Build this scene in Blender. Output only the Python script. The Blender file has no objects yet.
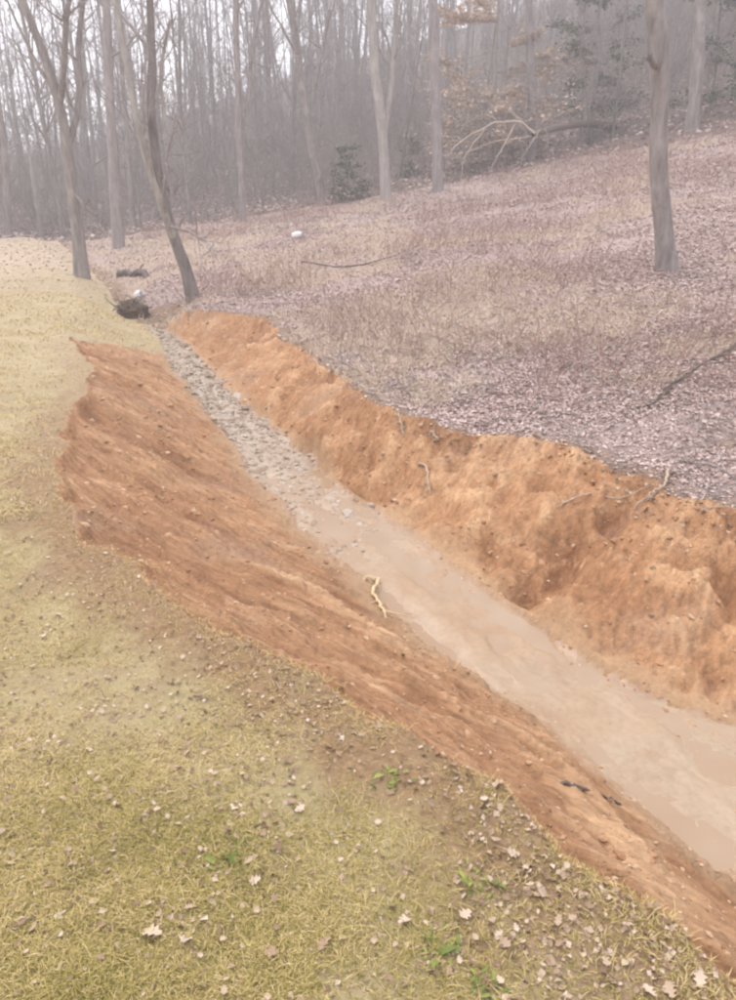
import bpy, math, random
import numpy as np

# ---------------------------------------------------------------- camera, world, sun, exposure
scene = bpy.context.scene
COL = scene.collection
HC, PITCH, FPX = 2.0, math.radians(22.7), 740.0
cam_d = bpy.data.cameras.new('camera'); cam = bpy.data.objects.new('camera', cam_d); COL.objects.link(cam)
cam.location = (0, 0, HC); cam.rotation_euler = (math.pi/2 - PITCH, 0, 0)
cam_d.sensor_fit = 'VERTICAL'; cam_d.sensor_height = 36.0; cam_d.lens = 36.0*FPX/1000.0
cam_d.clip_start = 0.05; cam_d.clip_end = 2000
scene.camera = cam

SUN_EL, SUN_AZ = math.radians(52), math.radians(-35)
world = bpy.data.worlds.new('World'); scene.world = world; world.use_nodes = True
wn, wl = world.node_tree.nodes, world.node_tree.links
wn.clear()
w_out = wn.new('ShaderNodeOutputWorld'); w_bg = wn.new('ShaderNodeBackground'); w_sky = wn.new('ShaderNodeTexSky')
w_sky.sky_type = 'NISHITA'; w_sky.sun_disc = False; w_sky.sun_elevation = SUN_EL; w_sky.sun_rotation = SUN_AZ
w_sky.dust_density = 4.0; w_sky.air_density = 1.0
w_mix = wn.new('ShaderNodeMix'); w_mix.data_type = 'RGBA'; w_mix.inputs[0].default_value = 0.86
w_mix.inputs[7].default_value = (7.15, 7.2, 7.75, 1)           # closed overcast layer
wl.new(w_sky.outputs[0], w_mix.inputs[6]); wl.new(w_mix.outputs[2], w_bg.inputs[0])
w_bg.inputs[1].default_value = 0.12
wl.new(w_bg.outputs[0], w_out.inputs[0])

sun_d = bpy.data.lights.new('sun', 'SUN'); sun = bpy.data.objects.new('sun', sun_d); COL.objects.link(sun)
sun_d.energy = 0.9; sun_d.angle = math.radians(25); sun_d.color = (1.0, 0.96, 0.9)
sun.rotation_euler = (math.pi/2 - SUN_EL, 0, -SUN_AZ + math.pi)
sun.location = (0, 0, 60)

scene.view_settings.view_transform = 'Standard'; scene.view_settings.look = 'None'
scene.view_settings.gamma = 1.0; scene.view_settings.use_curve_mapping = False
scene.view_settings.exposure = 1.22
scene.render.engine = 'CYCLES'
scene.cycles.use_denoising = True
scene.cycles.adaptive_threshold = 0.02
scene.cycles.max_bounces = 6; scene.cycles.diffuse_bounces = 3; scene.cycles.volume_bounces = 1
scene.cycles.pixel_filter_type = 'BLACKMAN_HARRIS'; scene.cycles.filter_width = 2.3
HAZE = 0.0044

# ---------------------------------------------------------------- small helpers
RS = np.random.RandomState
def smooth(t): t = np.clip(t, 0, 1); return t*t*(3-2*t)

def vnoise(x, y, seed=0):
    xi = np.floor(x).astype(np.int64); yi = np.floor(y).astype(np.int64)
    fx = x-xi; fy = y-yi
    fx = fx*fx*fx*(fx*(fx*6-15)+10); fy = fy*fy*fy*(fy*(fy*6-15)+10)
    def h(a, b):
        n = (a*374761393 + b*668265263 + seed*1442695041) & 0xFFFFFFFF
        n = ((n ^ (n >> 13))*1274126177) & 0xFFFFFFFF
        n = ((n ^ (n >> 16))*2246822519) & 0xFFFFFFFF
        return ((n ^ (n >> 15)) & 0xFFFFFF)/float(0xFFFFFF)*2-1
    a = h(xi, yi); b = h(xi+1, yi); c = h(xi, yi+1); d = h(xi+1, yi+1)
    return (a*(1-fx)+b*fx)*(1-fy)+(c*(1-fx)+d*fx)*fy

def fbm(x, y, oct=4, seed=0, gain=0.5):
    s = 0; a = 1.0; t = 0
    for o in range(oct):
        s = s + a*vnoise(x*2**o + 17.3*o, y*2**o - 9.1*o, seed+o); t += a; a *= gain
    return s/t

def mesh_np(name, V, F, mat=None, parent=None, smooth_shade=True, attrs=None, loc=None):
    V = np.asarray(V, np.float32); F = np.asarray(F, np.int32)
    me = bpy.data.meshes.new(name)
    k = F.shape[1]
    me.vertices.add(len(V)); me.vertices.foreach_set('co', V.ravel())
    me.loops.add(F.size); me.loops.foreach_set('vertex_index', F.ravel())
    me.polygons.add(len(F)); me.polygons.foreach_set('loop_start', np.arange(0, F.size, k, dtype=np.int32))
    me.polygons.foreach_set('loop_total', np.full(len(F), k, np.int32))
    me.polygons.foreach_set('use_smooth', np.full(len(F), smooth_shade, bool))
    me.update(calc_edges=True)
    if attrs:
        for an, av in attrs.items():
            at = me.attributes.new(an, 'FLOAT', 'POINT'); at.data.foreach_set('value', np.asarray(av, np.float32))
    if mat: me.materials.append(mat)
    o = bpy.data.objects.new(name, me); COL.objects.link(o)
    if parent is not None: o.parent = parent
    if loc is not None: o.location = loc
    return o

def tag(o, label=None, cat=None, group=None, kind=None):
    if label: o['label'] = label
    if cat: o['category'] = cat
    if group: o['group'] = group
    if kind: o['kind'] = kind
    return o

def thing(name, loc, label, cat, group=None, rotz=0):
    o = bpy.data.objects.new(name, None); COL.objects.link(o)
    o.empty_display_size = 0.1
    o.location = loc; o.rotation_euler = (0, 0, rotz)
    return tag(o, label, cat, group)

def copy_thing(root, loc, rot, scale, label, group):
    r = root.copy(); COL.objects.link(r); r.location = loc; r.rotation_euler = rot; r.scale = (scale,)*3
    r['label'] = label; r['group'] = group
    for ch in list(root.children):
        c = ch.copy(); COL.objects.link(c); c.parent = r
    return r

def tubes(P, R, sides=4):
    """batch of tubes: P (B,n,3), R (B,n) -> verts, quads"""
    P = np.asarray(P, float); R = np.asarray(R, float)
    B, n, _ = P.shape
    T = np.gradient(P, axis=1); T /= np.linalg.norm(T, axis=2, keepdims=True)+1e-9
    mean = T.mean(axis=1)
    ref = np.where((np.abs(mean[:, 2:3]) > 0.75), np.array([[1., 0, 0]]), np.array([[0, 0, 1.]]))[:, None, :]
    A = np.cross(T, np.broadcast_to(ref, T.shape)); A /= np.linalg.norm(A, axis=2, keepdims=True)+1e-9
    C = np.cross(T, A)
    ang = np.arange(sides)*2*math.pi/sides
    V = P[:, :, None, :] + R[:, :, None, None]*(np.cos(ang)[None, None, :, None]*A[:, :, None, :]+np.sin(ang)[None, None, :, None]*C[:, :, None, :])
    idx = np.arange(B*n*sides).reshape(B, n, sides)
    a = idx[:, :-1, :]; b = np.roll(a, -1, axis=2); d = idx[:, 1:, :]; c = np.roll(d, -1, axis=2)
    F = np.stack([a, b, c, d], -1).reshape(-1, 4)
    return V.reshape(-1, 3), F

def join(parts):
    Vs, Fs, off = [], [], 0
    for V, F in parts:
        Vs.append(V); Fs.append(F+off); off += len(V)
    return np.concatenate(Vs), np.concatenate(Fs)

def resample(pts, n):
    pts = np.asarray(pts, float)
    k = len(pts)
    if k < 3:
        t = np.linspace(0, 1, n)[:, None]; return pts[0]*(1-t)+pts[-1]*t
    Q = np.vstack([2*pts[0]-pts[1], pts, 2*pts[-1]-pts[-2]])
    out = []
    for s in np.linspace(0, k-1-1e-6, n):
        i = int(s); t = s-i; p0, p1, p2, p3 = Q[i:i+4]
        out.append(0.5*((2*p1)+(-p0+p2)*t+(2*p0-5*p1+4*p2-p3)*t*t+(-p0+3*p1-3*p2+p3)*t**3))
    return np.array(out)

# ---------------------------------------------------------------- materials
class M:
    def __init__(s, name):
        s.m = bpy.data.materials.new(name); s.m.use_nodes = True
        s.n = s.m.node_tree.nodes; s.l = s.m.node_tree.links
        s.b = s.n['Principled BSDF']
        s.tc = s.n.new('ShaderNodeTexCoord')
        s.b.inputs['Roughness'].default_value = 0.9
        s.b.inputs['Specular IOR Level'].default_value = 0.2
    def noise(s, scale, detail=5, rough=0.6, vec=None, stretch=None):
        t = s.n.new('ShaderNodeTexNoise'); t.inputs['Scale'].default_value = scale
        t.inputs['Detail'].default_value = detail; t.inputs['Roughness'].default_value = rough
        v = vec or s.tc.outputs['Object']
        if stretch:
            mp = s.n.new('ShaderNodeMapping'); s.l.new(v, mp.inputs[0])
            mp.inputs['Rotation'].default_value = (0, 0, stretch[0]); mp.inputs['Scale'].default_value = stretch[1]
            v = mp.outputs[0]
        s.l.new(v, t.inputs['Vector']); return t.outputs['Fac']
    def attr(s, name):
        a = s.n.new('ShaderNodeAttribute'); a.attribute_name = name; return a.outputs['Fac']
    def ramp(s, fac, stops, interp='LINEAR'):
        r = s.n.new('ShaderNodeValToRGB'); r.color_ramp.interpolation = interp
        e = r.color_ramp.elements
        while len(e) < len(stops): e.new(0.5)
        for el, (p, c) in zip(e, stops):
            el.position = p; el.color = (c if len(c) == 4 else (*c, 1)) if hasattr(c, '__len__') else (c, c, c, 1)
        s.l.new(fac, r.inputs[0]); return r.outputs[0]
    def mix(s, fac, a, b, mode='MIX'):
        m = s.n.new('ShaderNodeMix'); m.data_type = 'RGBA'; m.blend_type = mode
        for i, v in ((0, fac), (6, a), (7, b)):
            if hasattr(v, 'is_linked') or hasattr(v, 'links'): s.l.new(v, m.inputs[i])
            else: m.inputs[i].default_value = v if i == 0 else (*v, 1)
        return m.outputs[2]
    def math(s, op, a, b):
        m = s.n.new('ShaderNodeMath'); m.operation = op
        for i, v in ((0, a), (1, b)):
            if hasattr(v, 'links'): s.l.new(v, m.inputs[i])
            else: m.inputs[i].default_value = v
        return m.outputs[0]
    def bump(s, h, dist=0.01, strength=0.6):
        b = s.n.new('ShaderNodeBump'); b.inputs['Distance'].default_value = dist; b.inputs['Strength'].default_value = strength
        s.l.new(h, b.inputs['Height']); s.l.new(b.outputs[0], s.b.inputs['Normal'])
    def col(s, c, rough=None):
        if hasattr(c, 'links'): s.l.new(c, s.b.inputs['Base Color'])
        else: s.b.inputs['Base Color'].default_value = (*c, 1)
        if rough is not None: s.b.inputs['Roughness'].default_value = rough
        return s.m

def mat_clay(name, ang, stretch=1.0, warm=(1, 1, 1), dark=.75):
    m = M(name)
    def streaky(scale, det, k):
        mp = m.n.new('ShaderNodeMapping'); mp.vector_type = 'TEXTURE'; m.l.new(m.tc.outputs['Object'], mp.inputs[0])
        mp.inputs['Rotation'].default_value = (0, 0, ang); mp.inputs['Scale'].default_value = (k, 1, 1.6)
        return m.noise(scale, det, 0.65, vec=mp.outputs[0])
    c = m.ramp(m.noise(1.1, 7, 0.62), [(0.25, (.235, .13, .07)), (0.45, (.305, .17, .093)), (0.6, (.355, .212, .121)), (0.78, (.42, .29, .185))])
    st = m.attr('streak')
    c = m.mix(m.ramp(st, [(0.05, 0.7), (0.42, 0.0)]), c, (.21, .105, .056))
    c = m.mix(m.ramp(st, [(0.56, 0.0), (0.90, 0.8)]), c, (.52, .36, .225))
    f1 = streaky(9, 6, 6*stretch); f2 = streaky(26, 5, 9*stretch)
    c = m.mix(m.ramp(f1, [(0.55, 0), (0.72, 0.75)]), c, (.51, .35, .225))
    c = m.mix(m.ramp(f1, [(0.30, dark), (0.45, 0)]), c, (.20, .10, .055))
    c = m.mix(1.0, c, m.ramp(f2, [(0.25, .6), (0.5, 1.0), (0.75, 1.32)]), 'MULTIPLY')
    c = m.mix(m.ramp(m.noise(0.8, 5, .65), [(0.54, 0), (0.72, 0.6)]), c, (.30, .215, .165))
    c = m.mix(m.ramp(m.math('ADD', m.attr('top'), m.math('MULTIPLY', m.noise(2.2, 5, .65), .5)), [(1.12, 0), (1.36, 0.6)]), c, (.48, .315, .19))
    c = m.mix(m.ramp(m.math('ADD', m.attr('top'), m.math('MULTIPLY', m.noise(5, 6, .7), .16)), [(0.10, 0.9), (0.21, 0.0)]), c, (.36, .25, .16))
    c = m.mix(1.0, c, m.ramp(m.noise(30, 6, 0.7), [(0.2, .7), (0.5, 1.0), (0.8, 1.22)]), 'MULTIPLY')
    c = m.mix(1.0, c, warm, 'MULTIPLY')
    # clods and cracks
    vo = m.n.new('ShaderNodeTexVoronoi'); vo.feature = 'DISTANCE_TO_EDGE'; vo.inputs['Scale'].default_value = 16; m.l.new(m.tc.outputs['Object'], vo.inputs['Vector'])
    cr_ = m.math('MULTIPLY', m.ramp(vo.outputs['Distance'], [(0.0, 0.0), (0.06, 1.0)]), m.ramp(m.noise(1.7, 4), [(0.48, 0.0), (0.62, 0.8)]))
    h = m.math('ADD', m.math('ADD', m.math('MULTIPLY', f2, 1.0), m.math('MULTIPLY', cr_, .5)), m.math('MULTIPLY', m.noise(45, 6, 0.75), 0.8))
    m.bump(h, 0.022, 0.7)
    return m.col(c, 0.85)

def mat_bed():
    m = M('silty_mud')
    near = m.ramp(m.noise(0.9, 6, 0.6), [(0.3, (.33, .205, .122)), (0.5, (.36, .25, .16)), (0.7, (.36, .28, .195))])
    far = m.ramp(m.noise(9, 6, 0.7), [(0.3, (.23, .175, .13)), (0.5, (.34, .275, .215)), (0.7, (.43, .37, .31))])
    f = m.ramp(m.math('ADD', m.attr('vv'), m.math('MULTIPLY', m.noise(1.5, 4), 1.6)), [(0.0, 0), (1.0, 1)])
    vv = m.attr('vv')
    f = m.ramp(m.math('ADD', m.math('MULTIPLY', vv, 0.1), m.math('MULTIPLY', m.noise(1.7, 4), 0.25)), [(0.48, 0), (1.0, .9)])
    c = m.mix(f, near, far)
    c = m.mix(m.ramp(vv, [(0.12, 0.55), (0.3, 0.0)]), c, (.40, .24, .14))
    mp = m.n.new('ShaderNodeMapping'); mp.vector_type = 'TEXTURE'; m.l.new(m.tc.outputs['Object'], mp.inputs[0])
    mp.inputs['Rotation'].default_value = (0, 0, math.radians(118.4)); mp.inputs['Scale'].default_value = (5, 1, 1)
    fl = m.noise(7, 6, 0.65, vec=mp.outputs[0])
    c = m.mix(m.ramp(fl, [(0.56, 0), (0.68, 0.55)]), c, (.44, .335, .235))
    c = m.mix(m.ramp(fl, [(0.32, 0.6), (0.44, 0)]), c, (.27, .185, .12))
    wet = m.ramp(m.noise(1.3, 5, .6), [(0.42, 0.33), (0.60, 0.75)])
    m.l.new(wet, m.b.inputs['Roughness'])
    c = m.mix(m.ramp(m.noise(2.5, 7, 0.75), [(0.54, 0), (0.68, 0.65)]), c, (.29, .185, .115))
    c = m.mix(1.0, c, m.ramp(m.noise(30, 5, 0.7), [(0.2, .8), (0.5, 1.0), (0.8, 1.12)]), 'MULTIPLY')
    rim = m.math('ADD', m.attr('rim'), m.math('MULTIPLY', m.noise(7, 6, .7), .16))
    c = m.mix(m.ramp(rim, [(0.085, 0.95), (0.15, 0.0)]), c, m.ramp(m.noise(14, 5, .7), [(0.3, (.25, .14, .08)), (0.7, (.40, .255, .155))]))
    m.bump(m.noise(30, 5, 0.7), 0.008, 0.5)
    m.b.inputs['Specular IOR Level'].default_value = 0.35
    return m.col(c, 0.55)

def mat_lawn():
    m = M('dormant_lawn')
    c = m.ramp(m.noise(1.3, 6, 0.65), [(0.28, (.29, .235, .095)), (0.42, (.37, .295, .14)), (0.58, (.44, .35, .19)), (0.75, (.47, .37, .23))])
    c = m.mix(m.ramp(m.noise(70, 5, 0.8), [(0.35, 0), (0.75, 0.8)]), c, (.47, .38, .22))
    c = m.mix(m.ramp(m.noise(40, 5, 0.8), [(0.50, 0), (0.75, 0.6)]), c, (.14, .11, .05))
    e = m.math('ADD', m.math('MULTIPLY', m.attr('edge'), .85), m.math('MULTIPLY', m.noise(2.6, 6, 0.7), 1.1))
    c = m.mix(m.ramp(e, [(0.72, 0.9), (1.30, 0.0)]), c, m.ramp(m.noise(30, 5, .7), [(0.3, (.18, .105, .055)), (0.6, (.35, .22, .12)), (.75, (.46, .32, .20))]))
    c = m.mix(m.ramp(m.noise(2.3, 6, .7), [(0.50, 0), (0.68, 0.75)]), c, m.ramp(m.noise(25, 5, .7), [(0.3, (.24, .16, .09)), (.7, (.42, .31, .20))]))
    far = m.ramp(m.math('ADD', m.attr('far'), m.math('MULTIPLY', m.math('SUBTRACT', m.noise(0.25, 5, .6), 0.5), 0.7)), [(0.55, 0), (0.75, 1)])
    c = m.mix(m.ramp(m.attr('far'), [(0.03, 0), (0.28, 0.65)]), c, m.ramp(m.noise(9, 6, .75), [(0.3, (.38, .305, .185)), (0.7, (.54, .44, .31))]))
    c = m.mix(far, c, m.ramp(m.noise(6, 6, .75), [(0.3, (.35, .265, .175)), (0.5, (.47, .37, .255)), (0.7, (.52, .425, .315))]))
    m.bump(m.noise(60, 6, 0.8), 0.03, 0.7)
    return m.col(c, 0.95)

def mat_hill():
    m = M('leaf_litter_floor')
    c = m.ramp(m.noise(14, 7, 0.8), [(0.28, (.26, .185, .16)), (0.42, (.39, .29, .26)), (0.55, (.47, .36, .325)), (0.72, (.52, .42, .385))])
    c = m.mix(m.ramp(m.math('ADD', m.attr('tan'), m.math('MULTIPLY', m.noise(3, 5, .7), .25)), [(0.22, 0), (0.5, 0.85)]), c, m.ramp(m.noise(11, 6, .75), [(0.3, (.34, .245, .175)), (0.6, (.50, .385, .295)), (0.8, (.55, .44, .36))]))
    c = m.mix(m.ramp(m.noise(0.6, 4, .6), [(0.3, 0.5), (0.42, 0.0)]), c, (.36, .265, .26))
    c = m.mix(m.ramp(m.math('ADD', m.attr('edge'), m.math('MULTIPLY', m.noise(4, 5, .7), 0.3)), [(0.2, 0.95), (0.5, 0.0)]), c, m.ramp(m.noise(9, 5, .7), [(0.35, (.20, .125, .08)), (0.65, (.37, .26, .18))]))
    m.bump(m.noise(30, 6, 0.8), 0.05, 0.8)
    return m.col(c, 0.95)

def mat_floor():
    m = M('woodland_litter')
    c = m.ramp(m.noise(7, 7, 0.8), [(0.3, (.10, .075, .06)), (0.5, (.20, .15, .125)), (0.7, (.31, .24, .20))])
    m.bump(m.noise(12, 6, 0.8), 0.1, 0.8)
    return m.col(c, 0.95)

def mat_bark(name, dark, light, pale=None, scale=9):
    m = M(name)
    v = m.noise(scale, 6, 0.7, stretch=(0, (1, 1, 0.18)))
    c = m.ramp(v, [(0.3, dark), (0.7, light)])
    c = m.mix(m.ramp(m.noise(1.6, 4), [(0.52, 0), (0.72, 0.5)]), c, pale or tuple(1.3*x for x in light))
    m.bump(v, 0.07, 1.0)
    return m.col(c, 0.9)

def mat_rnd(name, stops, rough=0.85, trans=0.0):
    m = M(name)
    c = m.ramp(m.attr('rnd'), stops)
    c = m.mix(1.0, c, m.ramp(m.noise(60, 3), [(0.3, .8), (0.7, 1.15)]), 'MULTIPLY')
    return m.col(c, rough)

def mat_simple(name, a, b, scale=12, rough=0.8, bump=0.01):
    m = M(name)
    v = m.noise(scale, 5, .65)
    c = m.ramp(v, [(0.3, a), (0.7, b)])
    m.bump(v, bump, 0.6)
    return m.col(c, rough)

MC_L = mat_clay('red_clay', math.radians(-37), 1.0, (1.03, .97, .90)); MC_R = mat_clay('red_clay_slope', math.radians(50), .28, (1.17, 1.08, .97), .45); MB = mat_bed(); ML = mat_lawn(); MH = mat_hill(); MF = mat_floor()
BARK = mat_bark('grey_bark', (.15, .13, .12), (.38, .335, .315))
BARK_D = mat_bark('dark_bark', (.11, .096, .088), (.30, .265, .245))
BARK_P = mat_bark('pale_bark', (.25, .225, .20), (.46, .42, .385), (.55, .51, .47))
BARK_M = mat_bark('mauve_grey_bark', (.20, .172, .165), (.38, .335, .325), (.46, .41, .40))
TWIG = mat_simple('twig_bark', (.19, .162, .152), (.38, .33, .31), 6)
ROOT = mat_simple('peeled_root', (.46, .32, .17), (.74, .58, .36), 55)
ROOT_P = mat_simple('dry_pale_root', (.30, .21, .145), (.55, .44, .34), 55)
DEADWOOD = mat_simple('dead_wood', (.34, .27, .21), (.54, .45, .37), 14)
DEAD_DK = mat_simple('rotten_wood', (.085, .065, .055), (.19, .15, .125), 14)

# ---------------------------------------------------------------- pixel -> place
DX, NX = np.array([-.476, .879]), np.array([.879, .476])
def ray(x, y):
    a, b = x-368.0, y-500.0
    return np.array([a, FPX*math.cos(PITCH)-b*math.sin(PITCH), -b*math.cos(PITCH)-FPX*math.sin(PITCH)])

# ---------------------------------------------------------------- terrain
def base_z(u, r):
    up = np.maximum(u, 0)
    z = np.where(up < 28, 0.006*up**2, 0.006*28**2+0.30*(up-28))
    z = z - 0.24*smooth((u-3.05)/1.2)*smooth((10-u)/5.0)
    return z + 0.075*np.maximum(np.minimum(r, 120)-42, 0)*smooth((r-42)/15.0)
def depth_v(v): return np.interp(v, [-30, 0, 7.5, 15, 19, 26, 34], [.64, .64, .64, .50, .42, .25, 0])

def solve(px, below=True):
    r = ray(*px); z = 0.0
    for _ in range(60):
        t = (z-HC)/r[2]; x, y = t*r[0], t*r[1]
        u = x*NX[0]+y*NX[1]; v = x*DX[0]+y*DX[1]
        zn = float(base_z(u, math.hypot(x, y)) - (depth_v(v) if below else 0))
        z = 0.5*z+0.5*zn
    return u, v
def curve(pxs, below, extra=()):
    q = sorted([solve(p, below)[::-1] for p in pxs] + list(extra))
    v = np.array([a for a, b in q]); u = np.array([b for a, b in q])
    return v, u
PL = [(70, 338), (97, 372), (75, 410), (55, 460), (60, 495), (90, 540), (130, 572), (180, 605), (250, 650), (330, 688), (420, 738), (480, 787), (540, 850), (620, 915), (690, 965)]
PCL = [(155, 340), (174, 370), (208, 415), (243, 460), (283, 510), (325, 551), (372, 593), (420, 635), (470, 675), (520, 715), (570, 745), (620, 795), (680, 845), (736, 885)]
PCR = [(188, 345), (234, 390), (294, 440), (352, 489), (402, 519), (460, 560), (520, 605), (580, 645), (650, 690), (736, 722)]
PR = [(200, 312), (262, 318), (300, 352), (349, 388), (400, 416), (445, 431), (495, 433), (545, 440), (590, 455), (640, 470), (668, 488), (736, 505)]
L_v, L_u = curve(PL, False)
CL_v, CL_u = curve(PCL, True)
CR_v, CR_u = curve(PCR, True)
R_v, R_u = curve(PR, False)
_gv = np.arange(R_v[0], R_v[-1]+.02, .02); _gu = np.interp(_gv, R_v, R_u)
_k = np.exp(-0.5*(np.arange(-30, 31)*.02/.20)**2); _k /= _k.sum()
R_v, R_u = _gv, np.convolve(np.pad(_gu, 30, mode='edge'), _k, 'valid')
def uCL(v): return np.interp(v, CL_v, CL_u) + np.maximum(v-CL_v[-1], 0)*0.05
def uCR(v): return np.interp(v, CR_v, CR_u) + np.maximum(v-CR_v[-1], 0)*0.05
vLe, vRe = L_v[-1], R_v[-1]
def uPL(v):
    return np.where(v <= vLe, np.interp(v, L_v, L_u), L_u[-1]+(uCL(v)-1.0-L_u[-1])*smooth((v-vLe)/4.0))
def uPR(v):
    return np.where(v <= vRe, np.interp(v, R_v, R_u), R_u[-1]+(uCR(v)+1.2-R_u[-1])*smooth((v-vRe)/3.0))
def uZL(v): return np.where(v <= vLe, np.interp(v, L_v, L_u), L_u[-1]+(uCL(v)+0.05-L_u[-1])*np.clip((v-vLe)/0.8, 0, 1))
def uZR(v): return np.where(v <= vRe, np.interp(v, R_v, R_u), R_u[-1]+(uCR(v)-0.05-R_u[-1])*np.clip((v-vRe)/1.2, 0, 1))
V_BED_END = 15.6

def tan_mask(x, y):
    u = x*NX[0]+y*NX[1]; v = x*DX[0]+y*DX[1]
    return fbm(x*.45, y*.45, 4, 67)+.42*smooth((v-8)/5)*smooth((13-u)/6)

def terrain(x, y):
    x = np.asarray(x, float); y = np.asarray(y, float)
    u = x*NX[0]+y*NX[1]; v = x*DX[0]+y*DX[1]; r = np.hypot(x, y)
    wob = 0.07*fbm(u*1.9, v*1.9, 3, 5) + 0.05*fbm(x*7, y*7, 3, 9)
    cl, cr, pl, pr, zl, zr = uCL(v), uCR(v), uPL(v), uPR(v), uZL(v), uZR(v)
    wob = wob + smooth((u-cr)/.6)*0.16*fbm(v*1.7, u*1.2, 3, 12)+smooth((cl-u)/.6)*.07*fbm(v*2.2, u*1.5, 3, 13)
    ue = u + wob*np.where(r < 30, 1, 0)
    zb = base_z(u, r)
    # swale across the far lawn
    zb = zb - 0.45*np.exp(-((y-19.5-0.12*x)/1.6)**2)*smooth((-x-3.5)/4.0)
    zb = zb + 0.05*fbm(x*0.35, y*0.35, 3, 21)*smooth(r/6) + 0.25*fbm(x*0.07, y*0.07, 3, 22)*smooth((r-25)/30)
    D = depth_v(v)
    bend = 0.10*np.clip((v-12)/3, 0, 1)
    t1 = np.clip((ue-pl)/np.maximum(cl-pl, .05), 0, 1)
    lip = np.clip(np.where(v < vLe+.5, .075, .02), 0, 1)
    p1 = lip*smooth(t1/0.05)+(1-lip)*(0.75*t1+0.25*smooth(t1))
    t2 = np.clip((pr-ue)/np.maximum(pr-cr, .05), 0, 1)
    lip2 = np.where(v < vRe, .08, .03)*(1+.8*fbm(v*1.3, u, 2, 14))
    p2 = lip2*smooth(t2/0.10)+(1-lip2)*(t2*0.55+smooth(t2)*0.45)
    prof = np.where(ue < cl, p1, np.where(ue < cr, 1.0, p2))
    far_v = smooth((v-16)/4)
    sm = smooth((ue-(pl-0.5))/(cl-pl+0.8))*smooth(((pr+0.5)-ue)/(pr-cr+0.8))
    prof = prof*(1-far_v)+sm*far_v
    z = zb - D*prof
    head = np.exp(-((x+5.0)/1.0)**2-((y-16.6)/1.5)**2)
    z = z - 0.28*head*(1+.6*fbm(x*2, y*2, 3, 15))
    zone = np.where(ue < zl, 0, np.where((ue < cl), 1, np.where(ue < cr, 2, np.where(ue < zr, 3, 4))))
    zone = np.where((zone == 2) & (v > V_BED_END + 0.6*fbm(u*2, v*2, 2, 3)), np.where(ue < 0.5*(cl+cr), 0, 4), zone)
    zone = np.where((zone == 1) & (v > vLe+0.9), 0, zone)
    zone = np.where((zone == 3) & (v > vRe+1.3), 4, zone)
    az = np.degrees(np.arctan2(x, y))
    redge = 35.5+2.5*fbm(x*.12, y*.12, 2, 44)-np.clip(az, 0, 30)*0.08
    zone = np.where((zone == 4) & (r > redge) | (zone == 0) & (r > redge+1.0), 5, zone)
    # relief
    a = u + 0.45*np.maximum(v-2.2, 0)
    s1 = fbm(a*6.5, v*0.75, 4, 31, .62); s2 = fbm(a*2.2+3, v*0.4, 3, 37)
    b = v - 0.75*u
    s3 = fbm(b*4.5, u*1.0, 4, 51, .6)
    iso = fbm(x*4.2, y*4.2, 5, 61, .58)
    streakL = 0.5+0.75*(0.65*s1+0.35*s2)
    streakR = 0.5+0.7*(0.35*s3+0.65*iso)
    streakR = streakR-.36*np.exp(-((v-3.7-.25*(u-4.2))/.24)**2)+.16*np.exp(-((v-4.7)/.55)**2)
    in1 = smooth(t1/0.1)*smooth((1-t1)/0.08)*(zone == 1); in3 = smooth(t2/0.08)*smooth((1-t2)/0.1)*(zone == 3)
    rg = 1-np.abs(s1)*2
    z = z + in1*(0.10*s1+0.09*s2+0.04*iso) + in3*(0.13*iso+0.05*s3+0.17*fbm(v*0.9, u*0.8, 3, 71)+0.18*np.exp(-((v-6.9)/.5)**2)-0.09*np.exp(-((v-5.8)/.4)**2)+.13*np.exp(-((v-4.7)/.6)**2)-.16*np.exp(-((v-3.7-.25*(u-4.2))/.22)**2)+.08*np.exp(-((v-3.0)/.35)**2))
    bed = (zone == 2)
    rubble = smooth((v-3.5)/7.0)
    et = np.minimum(ue-cl, cr-ue)
    uc = np.clip(u, cl, cr); ctr = (cl+cr)*.5
    z = z + np.where((ue > cl-.25) & (ue < cr+.25), smooth(np.minimum(ue-cl+.25, cr+.25-ue)/.25), 0)*0.006*(np.maximum(ctr, 0)**2-np.maximum(uc, 0)**2)*(v < 16)
    z = z + bed*(0.022*fbm(x*6, y*6, 4, 81)+0.035*fbm(u*4.5, v*0.9, 3, 82) + rubble*0.06*fbm(x*9, y*9, 4, 83, .6) - 0.03*smooth(et/0.06))
    lw = (zone == 0); z = z + lw*(0.012*fbm(x*9, y*9, 3, 91)+0.02*fbm(x*2.5, y*2.5, 2, 93))
    hl = (zone == 4); z = z + hl*(0.05*fbm(x*3, y*3, 4, 95)+0.10*fbm(x*.8, y*.8, 3, 96)*smooth((ue-pr)/1.0))
    z = z + (zone == 5)*0.25*fbm(x*.4, y*.4, 3, 97)
    streak = np.where(zone == 1, streakL, streakR)
    edge = np.where(zone == 0, np.where(v < vLe+1, zl-ue, 3.0*np.clip(1-1.6*head*(1+.8*fbm(x*1.5, y*1.5, 3, 18)), 0, 1)), (ue-zr)*(1-.93*np.exp(-((x-3.3)/.9)**2-((y-6.3-.3*(x-3.3))/.4)**2))*np.clip(1-1.6*head*(1+.8*fbm(x*1.5, y*1.5, 3, 18)), 0, 1))
    top = np.where(zone == 1, 1-t1, 1-t2)
    return z, zone, dict(streak=streak, top=top, rim=np.clip(et, 0, 1), edge=np.clip(edge, 0, 4), vv=v, tan=np.clip(tan_mask(x, y), 0, 1), far=np.clip((r-4)/28, 0, 1), u=u, r=r)

def tz(x, y):
    z, zn, a = terrain(np.array([x]), np.array([y])); return float(z[0])

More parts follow.
